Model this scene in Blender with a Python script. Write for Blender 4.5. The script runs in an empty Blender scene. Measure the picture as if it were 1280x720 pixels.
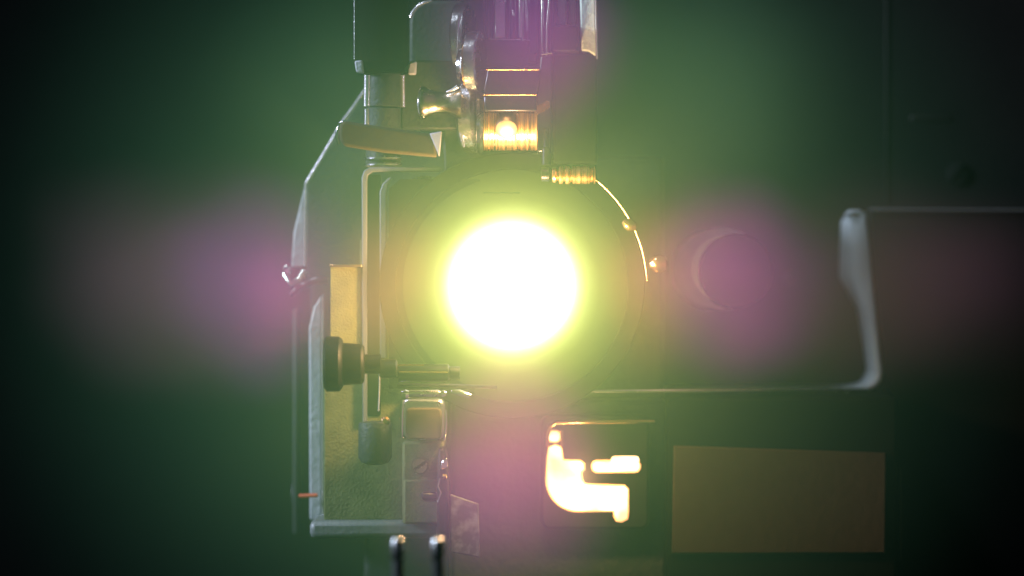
import bpy, bmesh, math, random
from mathutils import Vector, Matrix
random.seed(7)
scene = bpy.context.scene
C = scene.collection
PI = math.pi
R = math.radians
CAM = 15.0
K = 0.003            # one photograph pixel at the lens plane

def sc(y): return K * (CAM + y) / CAM
def W(px, py, y=0.0):
    s = sc(y)
    return Vector(((px - 640) * s, y, (360 - py) * s))

# ------------------------------------------------------------ materials
def new_mat(name):
    m = bpy.data.materials.new(name); m.use_nodes = True
    return m, m.node_tree, m.node_tree.nodes['Principled BSDF']
def mat(name, col, rough=.4, metal=0.0, bump=0.0, scale=60, var=0.25, spec=.5, coat=0.0, scratch=0.0):
    m, nt, b = new_mat(name)
    n = nt.nodes; l = nt.links
    tc = n.new('ShaderNodeTexCoord')
    nz = n.new('ShaderNodeTexNoise'); nz.inputs['Scale'].default_value = scale * .12; nz.inputs['Detail'].default_value = 6
    l.new(tc.outputs['Object'], nz.inputs['Vector'])
    mx = n.new('ShaderNodeMix'); mx.data_type = 'RGBA'
    mx.inputs[6].default_value = (*[c * (1 - var) for c in col], 1)
    mx.inputs[7].default_value = (*[min(1, c * (1 + var)) for c in col], 1)
    l.new(nz.outputs['Fac'], mx.inputs[0]); l.new(mx.outputs[2], b.inputs['Base Color'])
    b.inputs['Metallic'].default_value = metal
    b.inputs['Specular IOR Level'].default_value = spec
    b.inputs['Coat Weight'].default_value = coat
    nr = n.new('ShaderNodeTexNoise'); nr.inputs['Scale'].default_value = scale * .5; nr.inputs['Detail'].default_value = 4
    l.new(tc.outputs['Object'], nr.inputs['Vector'])
    mr = n.new('ShaderNodeMapRange'); mr.inputs[3].default_value = max(.03, rough * .75); mr.inputs[4].default_value = min(1, rough * 1.3)
    l.new(nr.outputs['Fac'], mr.inputs[0]); l.new(mr.outputs[0], b.inputs['Roughness'])
    if bump:
        nb = n.new('ShaderNodeTexNoise'); nb.inputs['Scale'].default_value = scale; nb.inputs['Detail'].default_value = 3
        l.new(tc.outputs['Object'], nb.inputs['Vector'])
        bp = n.new('ShaderNodeBump'); bp.inputs['Strength'].default_value = bump; bp.inputs['Distance'].default_value = .01
        l.new(nb.outputs['Fac'], bp.inputs['Height']); l.new(bp.outputs[0], b.inputs['Normal'])
    return m
def emit(name, col, strength):
    m, nt, b = new_mat(name)
    b.inputs['Base Color'].default_value = (*col, 1)
    b.inputs['Emission Color'].default_value = (*col, 1)
    b.inputs['Emission Strength'].default_value = strength
    return m
M = {}
M['dark'] = mat('dark_wrinkle_paint', (.022, .024, .024), .5, 0, .5, 40)
M['black'] = mat('black_enamel', (.007, .007, .007), .5, 0, .1, 20, spec=.25)
M['grey'] = mat('blue_grey_hammer_paint', (.36, .41, .43), .5, 0, .55, 45)
M['edge'] = mat('bright_rim_edge', (.93, .95, .98), .24, .85, .1, 50, .1)  # near-white metal, kept bright so edge rods read as rim highlights
M['mid'] = mat('grey_green_paint', (.032, .04, .036), .55, 0, .4, 60, spec=.35)
M['chrome'] = mat('polished_steel', (.72, .74, .78), .14, 1.0, .05, 30, .08)
M['satin'] = mat('satin_steel', (.55, .56, .58), .25, 1.0, .15, 60, .15)
M['gun'] = mat('dark_blued_steel', (.09, .09, .10), .3, 1.0, .1, 50)
M['warm_steel'] = mat('oiled_steel', (.50, .43, .32), .25, 1.0, .1, 50, .15)
M['brass'] = mat('warm_brass', (.82, .52, .24), .2, 1.0, .1, 40, .12)
M['plate'] = mat('ochre_cast_plate', (.13, .15, .06), .65, 0, .45, 120, .5, spec=.2)
M['plate_lit'] = mat('lit_ochre_plate', (.25, .24, .05), .6, 0, .6, 130, .5, spec=.3)  # lighter copy of the plate colour, imitating its lamp-lit patch
M['pale'] = mat('pale_blue_grey_paint', (.62, .70, .74), .5, 0, .35, 60, .15)
M['olive'] = mat('worn_bakelite', (.10, .082, .05), .85, 0, .2, 30, spec=.12)
M['ochre'] = mat('dull_ochre_board', (.030, .014, .005), .95, 0, .3, 25)
M['red'] = mat('red_plastic', (.5, .08, .03), .4)
M['white'] = mat('lit_crescent_white', (.7, .7, .74), .3)
M['matte'] = mat('matt_black_lens_paint', (.005, .005, .004), .95, spec=.02)
M['smooth'] = mat('smooth_dark_paint', (.007, .008, .008), .85, 0, .12, 30, spec=.1)
M['bolt'] = mat('bright_bolt', (.95, .75, .5), .38, 1.0, .05, 40, .05)
M['room'] = mat('unlit_wall', (.0028, .0036, .0034), 1.0, spec=0.0)
M['gate'] = mat('dull_gate_steel', (.15, .17, .175), .5, .2, .2, 70, .2)
M['turned'] = mat('turned_brass', (.80, .47, .20), .22, 1.0, .05, 40, .1)
def streaks(m, sx, amt):
    nt = m.node_tree; n = nt.nodes; l = nt.links; b = n['Principled BSDF']
    tc = n.new('ShaderNodeTexCoord'); mp = n.new('ShaderNodeMapping'); mp.inputs['Scale'].default_value = (sx, .3, .3)
    nz = n.new('ShaderNodeTexNoise'); nz.inputs['Scale'].default_value = 1; nz.inputs['Detail'].default_value = 3
    l.new(tc.outputs['Object'], mp.inputs[0]); l.new(mp.outputs[0], nz.inputs['Vector'])
    mr = n.new('ShaderNodeMapRange'); mr.inputs[1].default_value = .35; mr.inputs[2].default_value = .65; mr.inputs[3].default_value = .12; mr.inputs[4].default_value = amt
    l.new(nz.outputs['Fac'], mr.inputs[0]); l.new(mr.outputs[0], b.inputs['Roughness'])
streaks(M['turned'], 90, .6)
# printed name plate: pale worn marks on dark metal
M['label'] = mat('worn_name_plate', (.05, .05, .055), .5)
def marks(m):
    nt = m.node_tree; n = nt.nodes; l = nt.links; b = n['Principled BSDF']
    tc = n.new('ShaderNodeTexCoord'); nz = n.new('ShaderNodeTexNoise'); nz.inputs['Scale'].default_value = 22; nz.inputs['Detail'].default_value = 5
    l.new(tc.outputs['Object'], nz.inputs['Vector'])
    cr = n.new('ShaderNodeValToRGB'); cr.color_ramp.elements[0].position = .45; cr.color_ramp.elements[0].color = (.06, .06, .065, 1)
    cr.color_ramp.elements[1].position = .62; cr.color_ramp.elements[1].color = (.20, .20, .24, 1)
    l.new(nz.outputs['Fac'], cr.inputs[0]); l.new(cr.outputs[0], b.inputs['Base Color'])
marks(M['label'])

# ------------------------------------------------------------ mesh helpers
ORG = {}
def finish(name, bm, m, parent=None, bevel=0.0, smooth=True, seg=2, rot=None, kind=None):
    bmesh.ops.recalc_face_normals(bm, faces=bm.faces)
    xs = [v.co for v in bm.verts]
    c = Vector([(min(v[i] for v in xs) + max(v[i] for v in xs)) / 2 for i in range(3)])
    for v in bm.verts: v.co -= c
    me = bpy.data.meshes.new(name); bm.to_mesh(me); bm.free()
    o = bpy.data.objects.new(name, me); C.objects.link(o)
    me.materials.append(m)
    if smooth:
        for p in me.polygons: p.use_smooth = True
        try: me.set_sharp_from_angle(angle=R(35))
        except Exception: pass
    if rot: o.rotation_euler = rot
    ORG[o.name] = c
    o.location = c
    if parent:
        o.parent = parent
        o.location = c - ORG[parent.name]
    if bevel:
        bv = o.modifiers.new('bevel', 'BEVEL'); bv.width = bevel; bv.segments = seg; bv.limit_method = 'ANGLE'; bv.angle_limit = R(30)
    if kind: o['kind'] = kind
    return o
def extrude(bm, pts, y0, y1):
    a = [bm.verts.new(W(p[0], p[1], y0)) for p in pts]
    b = [bm.verts.new((v.co.x, y1, v.co.z)) for v in a]
    bm.faces.new(a); bm.faces.new(list(reversed(b)))
    n = len(pts)
    for i in range(n): bm.faces.new((a[i], b[i], b[(i + 1) % n], a[(i + 1) % n]))
def slab(name, pts, y0, y1, m, parent, bevel=.004, **k):
    bm = bmesh.new(); extrude(bm, pts, y0, y1)
    return finish(name, bm, m, parent, bevel, **k)
def rect(x0, y0, x1, y1): return [(x0, y0), (x1, y0), (x1, y1), (x0, y1)]
def rrect(x0, y0, x1, y1, r, corners=(1, 1, 1, 1), n=6):
    out = []
    cs = [(x0 + r, y0 + r, 180, corners[0], (x0, y0)), (x1 - r, y0 + r, 270, corners[1], (x1, y0)),
          (x1 - r, y1 - r, 0, corners[2], (x1, y1)), (x0 + r, y1 - r, 90, corners[3], (x0, y1))]
    for cx, cy, a0, on, corner in cs:
        if not on: out.append(corner); continue
        for i in range(n + 1):
            a = R(a0 + 90 * i / n)
            out.append((cx + r * math.cos(a), cy + r * math.sin(a)))
    return out
def box(name, x0, y0, x1, y1, d0, d1, m, parent, bevel=.004, **k):
    return slab(name, rect(x0, y0, x1, y1), d0, d1, m, parent, bevel, **k)
def revolve(bm, prof, c, axis, n=48, s=K, cap=True, tilt=None, knurl=0):
    """prof: list of (position along axis in world units from c, radius)"""
    rings = []
    for t, r in prof:
        ring = []
        for i in range(n):
            a = 2 * PI * i / n
            rr = r * (1 + (knurl if i % 2 else 0))
            u, v = rr * math.cos(a), rr * math.sin(a)
            p = {'X': (t, u, v), 'Y': (u, t, v), 'Z': (u, v, t)}[axis]
            p = Vector(p)
            if tilt: p = tilt @ p
            ring.append(bm.verts.new(p + c))
        rings.append(ring)
    for a, b in zip(rings, rings[1:]):
        for i in range(n): bm.faces.new((a[i], a[(i + 1) % n], b[(i + 1) % n], b[i]))
    if cap:
        bm.faces.new(rings[0]); bm.faces.new(list(reversed(rings[-1])))
def turn_x(name, prof, py, y, m, parent, tilt=None, bevel=0.0, n=48, knurl=0, **k):
    """prof (px, radius px)"""
    s = sc(y); xc = prof[0][0]
    bm = bmesh.new()
    revolve(bm, [((p - xc) * s, r * s) for p, r in prof], W(xc, py, y), 'X', n, tilt=tilt, knurl=knurl)
    return finish(name, bm, m, parent, bevel, **k)
def turn_z(name, prof, px, y, m, parent, bevel=0.0, n=48, **k):
    s = sc(y); yc = prof[0][0]
    bm = bmesh.new()
    revolve(bm, [(-(p - yc) * s, r * s) for p, r in prof], W(px, yc, y), 'Z', n)
    return finish(name, bm, m, parent, bevel, **k)
def turn_y(name, prof, px, py, y, m, parent, n=64, cap=True, knurl=0, bevel=0.0, **k):
    """prof (depth offset, radius px)"""
    s = sc(y)
    bm = bmesh.new()
    revolve(bm, [(t, r * s) for t, r in prof], W(px, py, y), 'Y', n, cap=cap, knurl=knurl)
    return finish(name, bm, m, parent, bevel, **k)
def ring_y(name, r0, r1, d0, d1, px, py, y, m, parent, n=96, bevel=.004, a0=0, a1=360):
    """a flat ring facing the camera, radii in px, depth d0..d1"""
    s = sc(y); bm = bmesh.new(); c = W(px, py, y)
    full = abs(a1 - a0) >= 360
    cnt = n if full else n + 1
    L = []
    for i in range(cnt):
        a = R(a0 + (a1 - a0) * i / n)
        L.append([bm.verts.new(c + Vector((r * s * math.cos(a), d, r * s * math.sin(a)))) for r, d in ((r0, d0), (r1, d0), (r1, d1), (r0, d1))])
    for i in range(n):
        A, B = L[i], L[(i + 1) % cnt]
        for j in range(4): bm.faces.new((A[j], A[(j + 1) % 4], B[(j + 1) % 4], B[j]))
    if not full: bm.faces.new(L[0]); bm.faces.new(L[-1])
    return finish(name, bm, m, parent, bevel)
def sweep(bm, pts, rad, n=12):
    rings = []
    for i, p in enumerate(pts):
        a = pts[max(0, i - 1)]; b = pts[min(len(pts) - 1, i + 1)]
        t = (b - a).normalized()
        up = Vector((0, 1, 0)) if abs(t.y) < .9 else Vector((1, 0, 0))
        u = t.cross(up).normalized(); v = t.cross(u)
        r = rad[i] if isinstance(rad, (list, tuple)) else rad
        rings.append([bm.verts.new(p + u * r * math.cos(2 * PI * k / n) + v * r * math.sin(2 * PI * k / n)) for k in range(n)])
    for a, b in zip(rings, rings[1:]):
        for i in range(n): bm.faces.new((a[i], a[(i + 1) % n], b[(i + 1) % n], b[i]))
    bm.faces.new(rings[0]); bm.faces.new(list(reversed(rings[-1])))
def rod(name, pts, rpx, m, parent, n=12, **k):
    bm = bmesh.new(); P = [W(*p) for p in pts]
    r = [q * K for q in rpx] if isinstance(rpx, (list, tuple)) else rpx * K
    sweep(bm, P, r, n)
    return finish(name, bm, m, parent, **k)
def screw(name, px, py, y, r, m, parent, slot=30, depth=.03):
    """domed slotted screw head facing the camera"""
    s = sc(y); bm = bmesh.new(); c = W(px, py, y)
    a = R(slot); w = r * .16
    for sgn in (1, -1):
        prof = []
        th0 = math.asin(w / r)
        pts = []
        for i in range(17):
            t = th0 + (PI - 2 * th0) * i / 16
            pts.append((r * math.cos(t), sgn * r * math.sin(t)))
        fr = []; bk = []; md = []
        for (u, v) in pts:
            x = u * math.cos(a) - v * math.sin(a); z = u * math.sin(a) + v * math.cos(a)
            u2, v2 = u * .8, sgn * max(abs(v) * .8, w)
            x2 = u2 * math.cos(a) - v2 * math.sin(a); z2 = u2 * math.sin(a) + v2 * math.cos(a)
            fr.append(bm.verts.new(c + Vector((x2 * s, -depth, z2 * s))))
            md.append(bm.verts.new(c + Vector((x * s, -depth * .4, z * s))))
            bk.append(bm.verts.new(c + Vector((x * s, depth * .3, z * s))))
        bm.faces.new(fr); n = len(pts)
        for i in range(n):
            j = (i + 1) % n
            bm.faces.new((fr[i], md[i], md[j], fr[j])); bm.faces.new((md[i], bk[i], bk[j], md[j]))
    return finish(name, bm, m, parent)

# ------------------------------------------------------------ the projector
proj = bpy.data.objects.new('film_projector', None); C.objects.link(proj)
proj.location = (0, .9, -1.35); ORG[proj.name] = Vector(proj.location)
proj['label'] = 'dark grey film projector facing the camera with its round lens glowing white'
proj['category'] = 'film projector'

# --- main casting behind the lens and the right hand lamp housing
body = slab('body', rect(455, 196, 830, 760), .75, 2.2, M['dark'], proj, .02)
housing = slab('lamp_housing', [(690, -40), (1360, -40), (1360, 800), (1125, 800), (1125, 500), (690, 500)], 1.55, 4.0, M['smooth'], proj, .02)
# lower right body below the recess
base = slab('lower_housing', rect(832, 496, 1122, 800), .40, 3.0, M['matte'], proj, .015)
boardp = slab('ochre_panel', [(842, 557), (1108, 566), (1107, 692), (840, 692)], .375, .397, M['ochre'], base, .006)
rod('seam_strip', [(1126, 585, .5), (1126, 700, .5)], 1.1, M['brass'], base)
# recessed pan: bottom lip and tilted right hand wall
def strip_mesh(rows):
    bm = bmesh.new(); vr = [[bm.verts.new(W(*p)) for p in r] for r in rows]
    for a, b in zip(vr, vr[1:]):
        for i in range(len(a) - 1): bm.faces.new((a[i], a[i + 1], b[i + 1], b[i]))
    return bm
rows = []
outer = [(1060, 263), (1074, 262), (1082, 266), (1086, 300), (1090, 345), (1095, 390), (1099, 430), (1103, 465), (1101, 477), (1094, 484), (1084, 487), (1060, 488), (1000, 488), (900, 488), (822, 488)]
inner = [(1056, 268), (1058, 270), (1055, 276), (1053, 310), (1052, 345), (1074, 385), (1082, 430), (1086, 462), (1082, 473), (1076, 480), (1064, 484), (1050, 485.5), (1000, 485.2), (900, 485.2), (822, 485.2)]
bm = strip_mesh([[(x, y, 1.18) for x, y in outer], [(x * .45 + u * .55, y * .45 + v * .55, 1.22) for (x, y), (u, v) in zip(outer, inner)], [(x, y, 1.40) for x, y in inner]])
pan = finish('recessed_pan', bm, M['pale'], housing)
sl = pan.modifiers.new('thickness', 'SOLIDIFY'); sl.thickness = .012
screw('screw', 822, 491, 1.14, 5, M['chrome'], pan, 20)
# flat face to the right of the pan
rod('cover_seam', [(1086, 262, 1.29), (1180, 262.5, 1.29), (1340, 263, 1.29)], [2.2, 1.8, 1.4], M['edge'], housing)
cover = slab('cover_plate', [(1087, 263), (1360, 263), (1360, 760), (1118, 760), (1118, 500), (1108, 480)], 1.30, 1.54, M['smooth'], housing, .008)
screw('screw', 1198, 218, 1.547, 15, M['smooth'], housing, 50, depth=.008)
box('slot_cover', 1138, 144, 1190, 152, 1.546, 1.56, M['black'], housing, .006)
box('seam_strip', 1107, -40, 1110, 258, 1.545, 1.56, M['black'], housing, .002)
turn_y('port_tube', [(.9, 52), (.04, 52), (-.16, 41), (-.17, 36)], 903, 336, .62, M['white'], housing)  # white so the left slope reads as a lit crescent
turn_y('crescent_mask', [(.3, 47), (-.02, 47), (-.03, 44)], 920, 339, .42, M['matte'], housing)  # dark disc added to crop the white tube to a crescent
turn_y('cap_screw', [(.0, 9), (-.03, 8), (-.04, 4)], 988, 348, 1.5, M['ochre'], housing)

# --- left door: chamfered cast plate with a bright rim
door = slab('side_door', [(456, 113), (556, 113), (556, 672), (388, 672), (388, 360), (383, 340), (383, 229)], .62, .80, M['mid'], proj, .006)
rod('door_rim_highlight', [(458, 110, .56), (442, 134, .56), (428, 153, .56), (405, 193, .56), (383, 229, .56)], [2.0, 2.4, 2.6, 2.8, 2.6], M['edge'], door)
rod('door_rim_highlight', [(382.5, 229, .56), (381.5, 270, .56), (381, 332, .56)], [2, 1.5, 1.5], M['edge'], door)
bm = bmesh.new()
extrude(bm, [(381, 232), (381, 334), (364, 334), (367, 290)], .66, .9)
finish('door_side', bm, M['grey'], door, .006)
bm = bmesh.new(); extrude(bm, [(402, 369), (403, 650), (387, 650), (386, 410), (392, 384)], .55, .618)
finish('door_flange', bm, M['grey'], door, .008)
box('door_sill', 387, 651, 556, 673, .13, .618, M['gate'], door, .02)
rod('door_edge_highlight', [(403.5, 368, .54), (403.5, 648, .54)], 1.2, M['edge'], door)
box('hinge_rail', 366, 385, 373, 668, .95, 1.05, M['mid'], door, .01)
# latch
latch = rod('door_latch', [(358, 334, .50), (357, 345, .48), (364, 354, .46), (374, 350, .46), (380, 340, .48)], [5, 5.5, 5, 5, 5.5], M['satin'], door)
rod('latch_arm', [(364, 368, .5), (376, 357, .47), (396, 350, .45), (410, 351, .45)], [4, 5.5, 5, 4], M['gun'], latch)
turn_y('latch_pin', [(0, 5), (-.06, 5), (-.08, 3)], 360, 339, .46, M['chrome'], latch)
# bottom-left catch
catch = turn_z('door_catch', [(602, 1.5), (606, 3.6), (618, 4.4), (630, 3.6), (636, 1.5)], 369, 1.1, M['satin'], door)
rod('catch_pin', [(374, 620, .52), (397, 619, .5)], 2.6, M['red'], catch)

# --- ochre inner plate
inner_plate = slab('inner_plate', [(413, 332), (450, 331), (450, 300), (470, 300), (556, 480), (556, 650), (405, 650), (405, 470), (413, 468)], .205, .56, M['plate'], proj, .004)
slab('lit_patch', [(413, 333), (451, 333), (451, 434), (428, 430), (424, 424), (413, 424)], .19, .204, M['plate_lit'], inner_plate, .002)  # thin slab carrying the painted lit patch of the plate
box('plate_ledge', 412, 330.5, 452, 334, .13, .195, M['brass'], inner_plate, .002)
blk = slab('guide_block', rect(503, 552, 555, 656), .13, .195, M['plate'], inner_plate, .010)
box('block_step', 505, 600, 554, 654, .10, .126, M['plate'], blk, .006)
screw('screw', 525, 582, .12, 11, M['warm_steel'], blk, 35)
pin = turn_x('guide_pin', [(529, 5), (531, 6), (545, 6), (547, 3)], 621, .04, M['gun'], blk)

# --- front gate: L-shaped thin plates
gate = slab('gate_frame', [(453, 528), (452, 222), (455, 213), (462, 209), (551, 209), (552, 214.5), (466, 215), (460, 219), (459, 226), (459, 528)], .17, .195, M['gate'], proj, .004)
slab('gate_inner_plate', [(475, 448), (474.5, 240), (478, 230), (485, 223), (490, 221), (485, 231), (483, 244), (483, 448)], .165, .19, M['gate'], gate, .004)
rod('gate_wire', [(474, 448, .0), (474.5, 480, .0), (473, 514, .0)], 1.1, M['edge'], gate)
slab('gate_cheek', rect(459, 218, 476, 520), .196, .203, M['matte'], gate, .004)
turn_y('knurled_wheel', [(.06, 40), (0, 41), (-.05, 41), (-.06, 37)], 532, 262, .24, M['gun'], gate, n=120, knurl=.035)

# --- lens
lens = bpy.data.objects  # placeholder
barrel = ring_y('lens_barrel', 146, 167.5, .12, .72, 640, 357, .0, M['matte'], proj, bevel=.004)
slab('lens_board', [(486, 236), (500, 224), (600, 224), (600, 486), (486, 486)], .125, .19, M['matte'], barrel, 0)
rod('flange_edge', [(640 + 169 * math.cos(R(a)), 357 - 169 * math.sin(R(a)), .06) for a in range(2, 56, 3)], [.6, 1.6] + [1.8] * 14 + [1.6, .8], M['brass'], barrel)
# the glass: a shallow dome that carries the projected lamp light
gm, nt, b = new_mat('glowing_lens_glass')
n_, l_ = nt.nodes, nt.links
tc = n_.new('ShaderNodeTexCoord'); sep = n_.new('ShaderNodeSeparateXYZ'); l_.new(tc.outputs['Object'], sep.inputs[0])
cmb = n_.new('ShaderNodeCombineXYZ'); l_.new(sep.outputs[0], cmb.inputs[0]); l_.new(sep.outputs[2], cmb.inputs[2])
ln = n_.new('ShaderNodeVectorMath'); ln.operation = 'LENGTH'; l_.new(cmb.outputs[0], ln.inputs[0])
mr = n_.new('ShaderNodeMapRange'); mr.inputs[1].default_value = 0; mr.inputs[2].default_value = 148 * K
l_.new(ln.outputs['Value'], mr.inputs[0])
cr = n_.new('ShaderNodeValToRGB'); e = cr.color_ramp; e.interpolation = 'B_SPLINE'
e.elements[0].position = 0; e.elements[0].color = (1, 1, .95, 1)
e.elements[1].position = 1; e.elements[1].color = (.003, .003, .0005, 1)
for pos, col in ((.48, (1, 1, .75, 1)), (.535, (.60, .75, .25, 1)), (.60, (.20, .26, .05, 1)), (.72, (.06, .07, .012, 1))):
    q = e.elements.new(min(.97, pos * 1.05)); q.color = col
l_.new(mr.outputs[0], cr.inputs[0]); l_.new(cr.outputs[0], b.inputs['Emission Color'])
b.inputs['Emission Strength'].default_value = 2.2
b.inputs['Base Color'].default_value = (.0025, .0025, .002, 1); b.inputs['Roughness'].default_value = .6; b.inputs['Specular IOR Level'].default_value = .03
glass = turn_y('lens_glass', [(.0, 148), (-.01, 125), (-.018, 105), (-.03, 80), (-.042, 50), (-.048, 25), (-.05, 1)], 640, 357, .13, gm, barrel, n=96)
for k, (sx, sy, rr) in enumerate(((787, 276, 8), (820, 331, 12))):
    turn_x('clamp_screw', [(sx - 8, rr * .45), (sx - 2, rr * .9), (sx + 4, rr), (sx + rr, rr * .8), (sx + rr + 3, rr * .3)], sy, .02, M['brass'], barrel, tilt=Matrix.Rotation(R(35 - 40 * k), 3, 'Y'))

# --- focus knob and its shaft
knob = turn_x('focus_knob', [(405, 30), (408, 34), (424, 34), (428, 30), (429, 26), (452, 25), (455, 22), (456, 12), (476, 12)], 455, -.25, M['black'], proj, n=60, knurl=.012)
turn_x('shaft_collar', [(474, 9), (476, 12), (495, 12), (497, 9)], 461, -.22, M['gun'], knob)
turn_x('focus_shaft', [(497, 11), (560, 11), (562, 8), (575, 8)], 466, -.2, M['gun'], knob)
rod('guide_rail', [(497, 481, -.1), (560, 482, -.1), (620, 484, .1)], 2.2, M['gun'], knob)
rod('shaft_seam', [(499, 465, -.245), (560, 465.5, -.245)], .8, M['brass'], knob)
rod('shaft_seam', [(497, 456.5, -.23), (530, 456.5, -.23)], .6, M['brass'], knob)
rod('lower_rail', [(600, 488.5, .25), (822, 488.5, .25), (1000, 488, .6), (1084, 487, 1.1)], [1.8, 2.2, 2.6, 2.6], M['edge'], proj)

# --- cylinder foot at the lower left of the gate
turn_z('gate_foot', [(526, 3), (528, 20), (530, 21), (572, 21), (578, 17), (581, 8)], 469, .0, M['mid'], proj)
turn_y('foot_nut', [(0, 6), (-.04, 6), (-.05, 3)], 482, 526, .0, M['brass'], proj)

# --- small lower roller and its yoke
yoke = slab('roller_yoke', rrect(501, 498, 557, 550, 10), -.05, .2, M['satin'], proj, .012)
turn_x('lower_roller', [(507, 2), (508, 5), (548, 5), (552, 3)], 492, -.14, M['satin'], yoke)
turn_x('roller_tip', [(501, 2), (502, 6), (507, 7), (511, 5), (512, 2)], 493, -.15, M['chrome'], yoke)
turn_x('roller_tip', [(550, 2), (551, 4), (555, 4.5), (558, 3), (559, 1)], 492, -.15, M['chrome'], yoke)
rod('yoke_arm', [(503, 500, -.1), (502, 520, -.1), (502, 547, -.08)], [2.4, 2.4, 2], M['chrome'], yoke)
rod('yoke_arm', [(557, 512, -.1), (557.5, 530, -.1), (555, 550, -.08)], [1.5, 1.8, 1.5], M['chrome'], yoke)
rod('release_lever', [(564, 490, -.15), (574, 491, -.16), (588, 495, -.16)], [3, 4.2, 3.4], M['chrome'], yoke)
slab('yoke_face', rrect(507, 510, 552, 549, 6), -.09, -.055, M['olive'], yoke, .006)

# --- lower front bracket with glints
brk = slab('lower_bracket', [(548, 560), (556, 560), (560, 600), (562, 730), (546, 730), (546, 604)], -.05, .3, M['black'], proj, .01)
slab('bracket_tip', [(549, 588), (553, 575), (559, 572), (560, 584)], -.12, -.06, M['chrome'], brk, .004)
turn_x('bracket_pin', [(553, 3), (554, 4), (558, 4), (559, 2)], 596, -.12, M['brass'], brk)
turn_x('bracket_pin', [(527, 3), (529, 5.5), (542, 5.5), (550, 3)], 620, -.02, M['gun'], brk)
rod('bracket_spring', [(550, 598, -.1), (547, 608, -.1), (551, 616, -.1), (547, 628, -.1)], 1.1, M['chrome'], brk)
slab('name_plate', [(563, 618), (598, 630), (600, 697), (563, 690)], -.02, .02, M['label'], brk, .004)
for px in (497, 547):
    ft = turn_z('levelling_foot', [(672, 3), (674, 7), (678, 8.5), (690, 8.5), (697, 8), (700, 7)], px, -1.5, M['satin'], proj)
    turn_z('foot_stem', [(700, 7), (745, 7.5)], px, -1.5, M['mid'], ft)
slab('lower_body', [(563, 500), (835, 500), (835, 760), (563, 760)], .45, .74, M['dark'], proj, .02)

# --- chute plate with a hook-shaped strip; its emission imitates strongly lit brass
hot = emit('lit_brass_glow', (1.0, .78, .42), 4.0)
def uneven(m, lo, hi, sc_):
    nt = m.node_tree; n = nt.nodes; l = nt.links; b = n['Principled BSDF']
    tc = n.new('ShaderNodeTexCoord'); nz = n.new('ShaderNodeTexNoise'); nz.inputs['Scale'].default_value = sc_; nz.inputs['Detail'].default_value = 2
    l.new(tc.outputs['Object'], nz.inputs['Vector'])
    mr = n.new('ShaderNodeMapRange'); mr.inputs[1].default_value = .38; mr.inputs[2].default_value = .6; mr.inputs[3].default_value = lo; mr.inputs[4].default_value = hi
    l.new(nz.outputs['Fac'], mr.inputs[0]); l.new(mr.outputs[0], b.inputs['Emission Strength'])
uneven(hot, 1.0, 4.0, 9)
warm = emit('lit_edge_glow', (1.0, .55, .22), 1.0)  # emissive orange border imitating lit metal round the strip
def arc(cx, cy, r, a0, a1, n=10): return [(cx + r * math.cos(R(a0 + (a1 - a0) * i / n)), cy + r * math.sin(R(a0 + (a1 - a0) * i / n))) for i in range(n + 1)]
chute = slab('chute_plate', rrect(676, 518, 812, 662, 12), .36, .44, M['black'], proj, .012)
# curved glowing strip: down the left side, round the bottom corner and out to the right
slot = [(685, 574)] + [(684, 600)] + arc(722, 600, 38, 180, 90, 10)[1:] + [(768, 638), (769, 645), (771, 650), (777, 651), (783, 648), (784, 640), (784, 612), (780, 608), (738, 607), (730, 606), (726, 600), (725, 589), (729, 586), (729, 580), (725, 577), (703, 576), (701, 560), (694, 557), (687, 560)]  # outline of the glow strip
slab('glow_strip', slot, .350, .354, hot, chute, 0, smooth=False)
slab('glow_strip', rrect(741, 577, 799, 589, 5.5, n=4), .35, .358, hot, chute, 0, smooth=False)
slab('glow_strip', rrect(764, 570, 799, 580, 4.5, n=4), .346, .3535, hot, chute, 0, smooth=False)
slab('glow_strip', rrect(686, 540, 699, 551, 4.5, n=4), .346, .3535, hot, chute, 0, smooth=False)
def offset(pts, d):
    n = len(pts); out = []
    area = sum(pts[i][0] * pts[(i + 1) % n][1] - pts[(i + 1) % n][0] * pts[i][1] for i in range(n))
    sg = 1 if area > 0 else -1
    for i in range(n):
        a, p, b = Vector(pts[i - 1]), Vector(pts[i]), Vector(pts[(i + 1) % n])
        t = ((p - a).normalized() + (b - p).normalized())
        if t.length < .01: t = b - p
        t.normalize(); out.append((p.x + sg * t.y * d, p.y - sg * t.x * d))
    return out
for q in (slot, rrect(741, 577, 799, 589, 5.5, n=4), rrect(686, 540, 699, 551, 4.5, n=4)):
    slab('glow_strip_edge', offset(q, 2.2), .3545, .3582, warm, chute, 0, smooth=False)
rod('chute_rail', [(684, 558, .30), (684, 545, .30), (687, 533, .30), (695, 528, .30), (720, 527, .30), (818, 527, .32)], [2.4, 2.8, 3.2, 3.2, 3, 2.6], M['brass'], chute)
rod('chute_rail', [(703, 560, .30), (702, 538, .30)], 2.2, M['brass'], chute)

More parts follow.
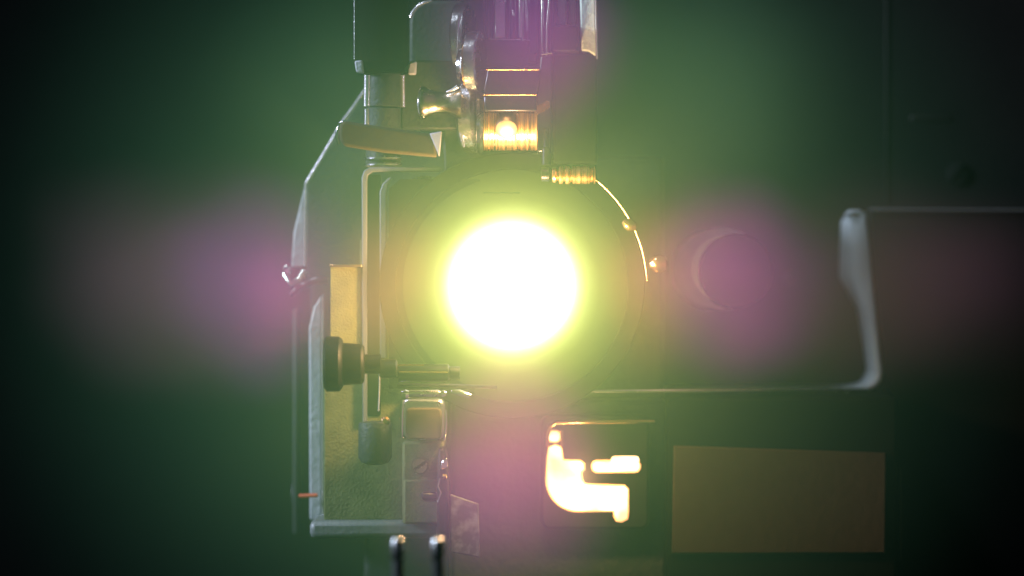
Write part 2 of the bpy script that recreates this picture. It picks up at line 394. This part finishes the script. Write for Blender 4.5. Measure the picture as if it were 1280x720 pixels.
# --- upper left column: motor cylinder, shaft and springs
cyl = turn_z('motor_cylinder', [(-40, 34), (76, 34), (80, 33), (84, 30), (90, 29), (92, 24)], 477, .05, M['matte'], proj)
rod('cylinder_highlight', [(443.2, -20, .0), (443.2, 74, .0)], .9, M['satin'], cyl)  # thin rod added as the cylinder's highlight line
slab('cylinder_lip', [(443, 76), (453, 75), (455, 92), (445, 90)], -.06, -.02, M['grey'], cyl, .006)
shaft = turn_z('drive_shaft', [(88, 22), (133, 22), (134, 20), (136, 22), (206, 22), (207, 10)], 479, .08, M['mid'], cyl)
for yy in (198, 206):
    turn_z('shaft_ring', [(yy - 2.5, 20), (yy - 1, 24), (yy + 1, 24), (yy + 2.5, 20)], 479, .05, M['satin'], shaft)
rod('shaft_highlight', [(459, 94, -.05), (458.5, 133, -.05)], 4.0, M['edge'], shaft)  # bright bars added for the highlight down the shaft's left side
rod('shaft_highlight', [(458.5, 136, -.05), (458.5, 158, -.05)], 3.0, M['edge'], shaft)

# --- rounded gear case beside it
gc = slab('gear_case', rrect(512, 1, 578, 110, 26, (1, 0, 0, 0)) , .30, .7, M['mid'], proj, .012)
rod('case_rim_highlight', [(513, 22, .24), (516, 15, .24), (522, 8, .24), (530, 3.5, .24), (540, 1, .24)], [1.8, 2.2, 2.2, 2, 1.4], M['edge'], gc)
slab('case_flange', [(501, 92), (509, 89), (511, 77), (523, 75), (575, 76), (575, 162), (501, 162)], .14, .295, M['mid'], gc, .008)
rod('flange_edge', [(503, 94, .1), (503.5, 134, .1)], 3.2, M['edge'], gc)  # bright rod that reads as the flange's rim highlight
slab('flange_corner', [(511, 78), (521, 76), (520, 93), (510, 93)], .08, .135, M['grey'], gc, .006)

# --- lever handle
handle = slab('lever_handle', [(424, 166), (425, 156), (430, 151), (470, 157), (542, 168), (546, 196), (480, 190), (430, 182), (425, 176)], -.22, -.10, M['olive'], proj, .022, seg=4)
rod('handle_cap', [(432, 151, -.16), (426, 154, -.16), (422.5, 162, -.16), (421.5, 172, -.16), (423, 180, -.16)], [1.5, 2.8, 3.0, 2.6, 1.4], M['chrome'], handle)
slab('handle_tip', [(537, 167), (552, 164), (551, 178), (549, 196), (545, 186)], -.26, -.225, M['white'], handle, .003)

# --- roller assembly
T1 = Matrix.Rotation(R(-12), 3, 'Z')
drum = turn_x('drive_drum', [(577, 20), (579, 44), (583, 48), (598, 48), (603, 44), (604, 36)], 143, .10, M['satin'], proj, tilt=T1, n=72)
fl1 = turn_x('roller_flange', [(570, 6), (571, 42), (573, 44), (586, 44), (588, 41)], 48, .20, M['satin'], drum, tilt=T1, n=72)
fl2 = turn_x('roller_flange', [(584, 6), (585, 36), (587, 38.5), (600, 38.5), (602, 36)], 78, -.02, M['satin'], drum, tilt=T1, n=72)
ringb = turn_x('flange_ring', [(583, 28), (583.5, 33), (585, 33), (585.5, 26)], 79, -.04, M['brass'], drum, tilt=T1, n=72)
turn_x('roller_cap', [(574, 6), (575, 22), (579, 24), (582, 18)], 84, .02, M['chrome'], drum, tilt=T1, n=60)
kn = turn_x('threading_knob', [(522, 3), (523, 15), (526, 20), (531, 20), (536, 17), (545, 14), (556, 13.5), (565, 16), (571, 20), (576, 21), (577, 10)], 128, -.08, M['warm_steel'], drum, n=60)
rod('drum_glint', [(573.5, 146, -.02), (575, 162, -.02), (580, 184, -.02)], [1.6, 3.0, 1.2], M['edge'], drum)  # bright rod added in the shape of the drum's glint
rod('flange_glint', [(584, 62, -.06), (579, 72, -.08), (577.5, 84, -.08), (580, 98, -.06)], [1.5, 4.0, 4.2, 1.4], M['edge'], drum)  # bright rods imitating crescent glints on the flanges
rod('flange_glint', [(575, 18, .06), (572.5, 28, .05), (571.5, 52, .05), (571, 82, .06)], [2.6, 2.0, 1.5, 1.0], M['edge'], fl1)
rod('knob_glint', [(531, 110, -.10), (526, 116, -.11), (524, 128, -.12), (525, 140, -.11), (530, 147, -.10)], [1.2, 2.8, 3.0, 2.6, 1.0], M['edge'], kn)  # bright rods imitating glints on the knob's cap and flare
rod('knob_glint', [(558, 115, -.12), (566, 112, -.13), (572, 108, -.13)], [.8, 1.8, 2.6], M['edge'], kn)
# grooved roller
pr = [(604, 30)]
for x0, x1 in ((605, 610), (612, 614), (616, 621), (622.5, 644), (646, 648), (650, 656), (657.5, 660), (662, 671)):
    pr += [(x0 - .4, 34.5), (x0, 36), (x1, 36), (x1 + .4, 34.5)]
pr += [(672, 34), (673, 20)]
roller = turn_x('film_roller', pr, 152, .04, M['turned'], proj, n=72)
bm = bmesh.new()
revolve(bm, [(t, r * K) for t, r in ((.03, 15), (-.03, 15), (-.045, 13), (-.05, 8), (-.052, 1))], W(633, 154, -.05), 'Y', 40, tilt=Matrix.Rotation(R(33), 3, 'X'))
finish('roller_bolt', bm, M['bolt'], roller)
turn_x('roller_end', [(594, 18), (596, 38), (600, 41), (604, 38), (605, 20)], 152, .04, M['satin'], roller, n=72)
press = slab('pressure_block', [(610, 86), (676, 86), (671, 119), (604, 119)], -.14, .2, M['gun'], proj, .003)
slab('roller_mask', rect(605, 120, 671, 139), -.125, -.08, M['gun'], press, .006)  # dark slab added to hide the reflection on the roller's upper half
rod('block_edge', [(608, 87, -.15), (674, 87, -.15)], .7, M['brass'], press)
rod('block_edge', [(604, 118.5, -.15), (670, 118.5, -.15)], .8, M['brass'], press)
slab('block_bracket', [(676, 70), (690, 70), (689, 190), (672, 190), (671, 119)], -.05, .25, M['gun'], proj, .006)
bm = bmesh.new()
sp = [W(671 + i * .22 + 3.5 * math.cos(i * 1.0), 138 - i * .12 + 5 * math.sin(i * 1.0), -.12) for i in range(60)]
sweep(bm, sp, .8 * K, 6); finish('coil_spring', bm, M['brass'], press)

# --- upper film column with vertical ribs
col = slab('guide_column', rect(604, -40, 692, 84), .16, .5, M['gun'], proj, .006)
for x0, x1, d, m in ((608, 614, .12, 'gun'), (617, 633, .13, 'satin'), (637, 645, .11, 'gun'), (648, 655, .10, 'satin'), (660, 672, .13, 'gun'), (676, 680, .09, 'satin'), (683, 688, .1, 'gun')):
    box('column_rib', x0, -40, x1, 49 if x1 < 660 else 78, d - .02, .158, M[m], col, .008)
rod('glass_edge', [(657, -5, .02), (658, 20, .02), (659, 38, .02)], [.8, 1.8, .7], M['chrome'], col)
rod('glass_edge', [(688, -20, .0), (684, 30, .0), (683, 74, .0)], [1.2, 1.4, 1.1], M['chrome'], col)
rod('glass_edge', [(641, 12, .03), (642, 20, .03)], [.8, 1.6], M['chrome'], col)
rod('column_band', [(612, 49, .05), (663, 50, .05)], 1.0, M['satin'], col)

# --- right hand upright with its pale plates
up = slab('upright', [(690, 66), (746, 66), (747, 205), (692, 205)], .10, .5, M['smooth'], proj, .012)
pl1 = box('upright_plate', 697, -40, 708, 31, .28, .4, M['pale'], up, .005)
box('upright_plate', 712, -40, 719, 40, .34, .44, M['pale'], up, .005)
slab('upright_plate', [(724, -40), (744, -40), (745, 70), (736, 64), (727, 63)], .06, .2, M['pale'], up, .006)
rod('upright_edge_highlight', [(744.5, -30, .03), (745.5, 30, .05), (746.5, 74, .05)], 1.6, M['edge'], up)
box('upright_block', 688, 31, 724, 65, .0, .3, M['black'], up, .01)
rod('upright_seam', [(676, 68, -.06), (690, 66, -.06)], 1, M['satin'], up)
bt = []
for x, r in ((690, 3), (691, 9), (694, 9.5), (696, 7), (698, 7), (699, 11), (703, 11), (704, 8), (706, 8), (707, 11), (712, 11), (713, 8.5), (715, 8.5), (716, 11), (737, 11), (738, 9), (740, 9), (741, 11), (744, 11), (745, 6)): bt.append((x, r))
turn_x('adjusting_screw', bt, 219, -.06, M['turned'], up)
turn_x('pivot_screw', [(676, 3), (677, 9), (686, 9), (689, 5)], 218, -.02, M['gun'], up)
turn_z('screw_stem', [(160, 4), (184, 4), (186, 6), (206, 6)], 683, -.05, M['gun'], up)
slab('gate_head', [(553, 150), (596, 160), (600, 190), (690, 192), (746, 206), (746, 232), (700, 235), (556, 235)], .22, .6, M['dark'], proj, .01)
rod('head_edge', [(568, 229, .15), (598, 229, .15)], .8, M['gun'], proj)
rod('head_edge', [(604, 241, .1), (650, 241, .1)], .5, M['matte'], proj)

# ------------------------------------------------------------ setting
bm = bmesh.new()
for p in ((-14, 9, -9), (14, 9, -9), (14, 9, 9), (-14, 9, 9)): bm.verts.new(p)
bm.faces.new(bm.verts[:])
finish('wall', bm, M['room'], kind='structure')

# scattering volume added for the green lens glare, densest round the lens
hz = bpy.data.materials.new('glare_haze_scatter'); hz.use_nodes = True
nt = hz.node_tree; nt.nodes.clear(); n = nt.nodes; l = nt.links
out = n.new('ShaderNodeOutputMaterial'); vs = n.new('ShaderNodeVolumeScatter')
tc = n.new('ShaderNodeTexCoord'); mp = n.new('ShaderNodeMapping'); mp.vector_type = 'POINT'
HR = (2.15, 1.6, 2.0)
mp.inputs['Scale'].default_value = tuple(1 / q for q in HR)
ln = n.new('ShaderNodeVectorMath'); ln.operation = 'LENGTH'
l.new(tc.outputs['Object'], mp.inputs[0]); l.new(mp.outputs[0], ln.inputs[0])
def ramp(stops):
    r = n.new('ShaderNodeValToRGB'); e = r.color_ramp; e.interpolation = 'B_SPLINE'
    e.elements[0].position = stops[0][0]; e.elements[0].color = (*stops[0][1], 1)
    e.elements[1].position = stops[-1][0]; e.elements[1].color = (*stops[-1][1], 1)
    for p, c in stops[1:-1]:
        q = e.elements.new(p); q.color = (*c, 1)
    l.new(ln.outputs['Value'], r.inputs[0]); return r
g = lambda v: (v, v, v)
dr = ramp([(0, g(.62)), (.15, g(.55)), (.3, g(.38)), (.45, g(.21)), (.65, g(.07)), (.85, g(.012)), (1, g(0))])
cr = ramp([(0, (.48, 1.0, .36)), (.25, (.52, 1.0, .42)), (.45, (.38, 1.0, .40)), (.7, (.32, 1.0, .50)), (1, (.28, 1.0, .6))])
def vec(op, a, b):
    v = n.new('ShaderNodeVectorMath'); v.operation = op
    for k, x in enumerate((a, b)):
        if isinstance(x, tuple): v.inputs[k].default_value = x
        elif isinstance(x, float): v.inputs[3].default_value = x
        elif op == 'SCALE' and k == 1: l.new(x, v.inputs[3])
        else: l.new(x, v.inputs[k])
    return v.outputs[0]
def mth(op, a, b):
    v = n.new('ShaderNodeMath'); v.operation = op
    for k, x in enumerate((a, b)):
        if isinstance(x, float): v.inputs[k].default_value = x
        else: l.new(x, v.inputs[k])
    return v.outputs[0]
dens = mth('MULTIPLY', dr.outputs[0], .64)
scat = vec('SCALE', cr.outputs[0], dens)
# tinted puffs added to the volume to imitate coloured lens flare
wob = n.new('ShaderNodeTexNoise'); wob.inputs['Scale'].default_value = 1.6; wob.inputs['Detail'].default_value = 1
l.new(tc.outputs['Object'], wob.inputs['Vector'])
shift = vec('SCALE', vec('SUBTRACT', wob.outputs['Color'], (.5, .5, .5)), .35)
posn = vec('ADD', tc.outputs['Object'], shift)
VIOLET = (.60, .05, .85)
for (px, py, y, rx, rz, d, pc) in ((920, 345, -.15, .46, .44, .9, VIOLET), (335, 350, -.15, .50, .50, .52, VIOLET), (640, 600, -.25, .52, .52, .9, VIOLET), (655, 50, -.35, .46, .50, .85, VIOLET),
        (352, 355, -.2, .24, .28, .30, (.8, .05, .6)), (1110, 350, .1, .95, .50, .26, (.75, .3, .5)), (235, 350, .0, .70, .55, .28, (.75, .3, .5)), (480, 360, -.25, .28, .38, .32, (.9, .35, .3)), (812, 350, -.25, .28, .38, .32, (.9, .35, .3)),
        (850, 120, -.1, .75, .65, .20, (.25, .75, .38)), (430, 110, -.1, .6, .6, .10, (.35, .9, .35))):
    c = W(px, py, y) - Vector((0, -.55, 0))
    q = vec('SUBTRACT', posn, tuple(c)); q = vec('DIVIDE', q, (rx, .75, rz))
    le = n.new('ShaderNodeVectorMath'); le.operation = 'LENGTH'; l.new(q, le.inputs[0])
    m2 = n.new('ShaderNodeMapRange'); m2.interpolation_type = 'SMOOTHSTEP'
    m2.inputs[1].default_value = 0; m2.inputs[2].default_value = 1; m2.inputs[3].default_value = d; m2.inputs[4].default_value = 0
    l.new(le.outputs['Value'], m2.inputs[0])
    scat = vec('ADD', scat, vec('SCALE', pc, m2.outputs[0])); dens = mth('ADD', dens, m2.outputs[0])
l.new(vec('DIVIDE', scat, dens), vs.inputs['Color'])
l.new(dens, vs.inputs['Density'])
l.new(vs.outputs[0], out.inputs['Volume'])
bm = bmesh.new(); bmesh.ops.create_icosphere(bm, subdivisions=5, radius=1)
for v in bm.verts: v.co = Vector((v.co.x * HR[0], v.co.y * HR[1] - .55, v.co.z * HR[2]))
finish('glare_haze', bm, hz, kind='structure')

# ------------------------------------------------------------ light
def lamp(name, kind, loc, col, power, target=None, **k):
    d = bpy.data.lights.new(name, kind); d.color = col; d.energy = power
    for a, v in k.items(): setattr(d, a, v)
    o = bpy.data.objects.new(name, d); C.objects.link(o); o.location = loc
    if target is not None:
        o.rotation_euler = (Vector(target) - Vector(loc)).to_track_quat('-Z', 'Y').to_euler()
    return o
lamp('lens_lamp', 'POINT', (0, -.30, 0), (1.0, .64, .25), 84, shadow_soft_size=.10)
lamp('chute_glow_fill', 'POINT', W(728, 596, .22), (1.0, .55, .2), 4, shadow_soft_size=.01)  # added point lamp, spreads a warm glow round the strip
lamp('cool_side_light', 'AREA', (-13.5, -3.0, 5.0), (.70, .82, 1.0), 2900, target=(-.2, .3, .2), shape='DISK', size=3.4)
lamp('cool_top_light', 'AREA', (-4.0, -1.5, 7.0), (.76, .86, 1.0), 230, target=(0, .3, .3), shape='DISK', size=1.8)
w = bpy.data.worlds.new('World'); scene.world = w; w.use_nodes = True
w.node_tree.nodes['Background'].inputs[0].default_value = (.35, .5, .45, 1)
w.node_tree.nodes['Background'].inputs[1].default_value = .006

cam = bpy.data.cameras.new('camera'); co = bpy.data.objects.new('camera', cam); C.objects.link(co)
co.location = (0, -CAM, 0); co.rotation_euler = (R(90), 0, 0)
cam.sensor_width = 36; cam.lens = 36 * CAM / (1280 * K); cam.clip_end = 200; cam.clip_start = .1
cam.dof.use_dof = True; cam.dof.focus_distance = CAM - .05; cam.dof.aperture_fstop = .46
scene.camera = co
scene.view_settings.view_transform = 'Standard'; scene.view_settings.look = 'None'; scene.view_settings.exposure = 0
scene.render.engine = 'CYCLES'
cy = scene.cycles
cy.use_denoising = True
cy.volume_bounces = 0; cy.max_bounces = 6
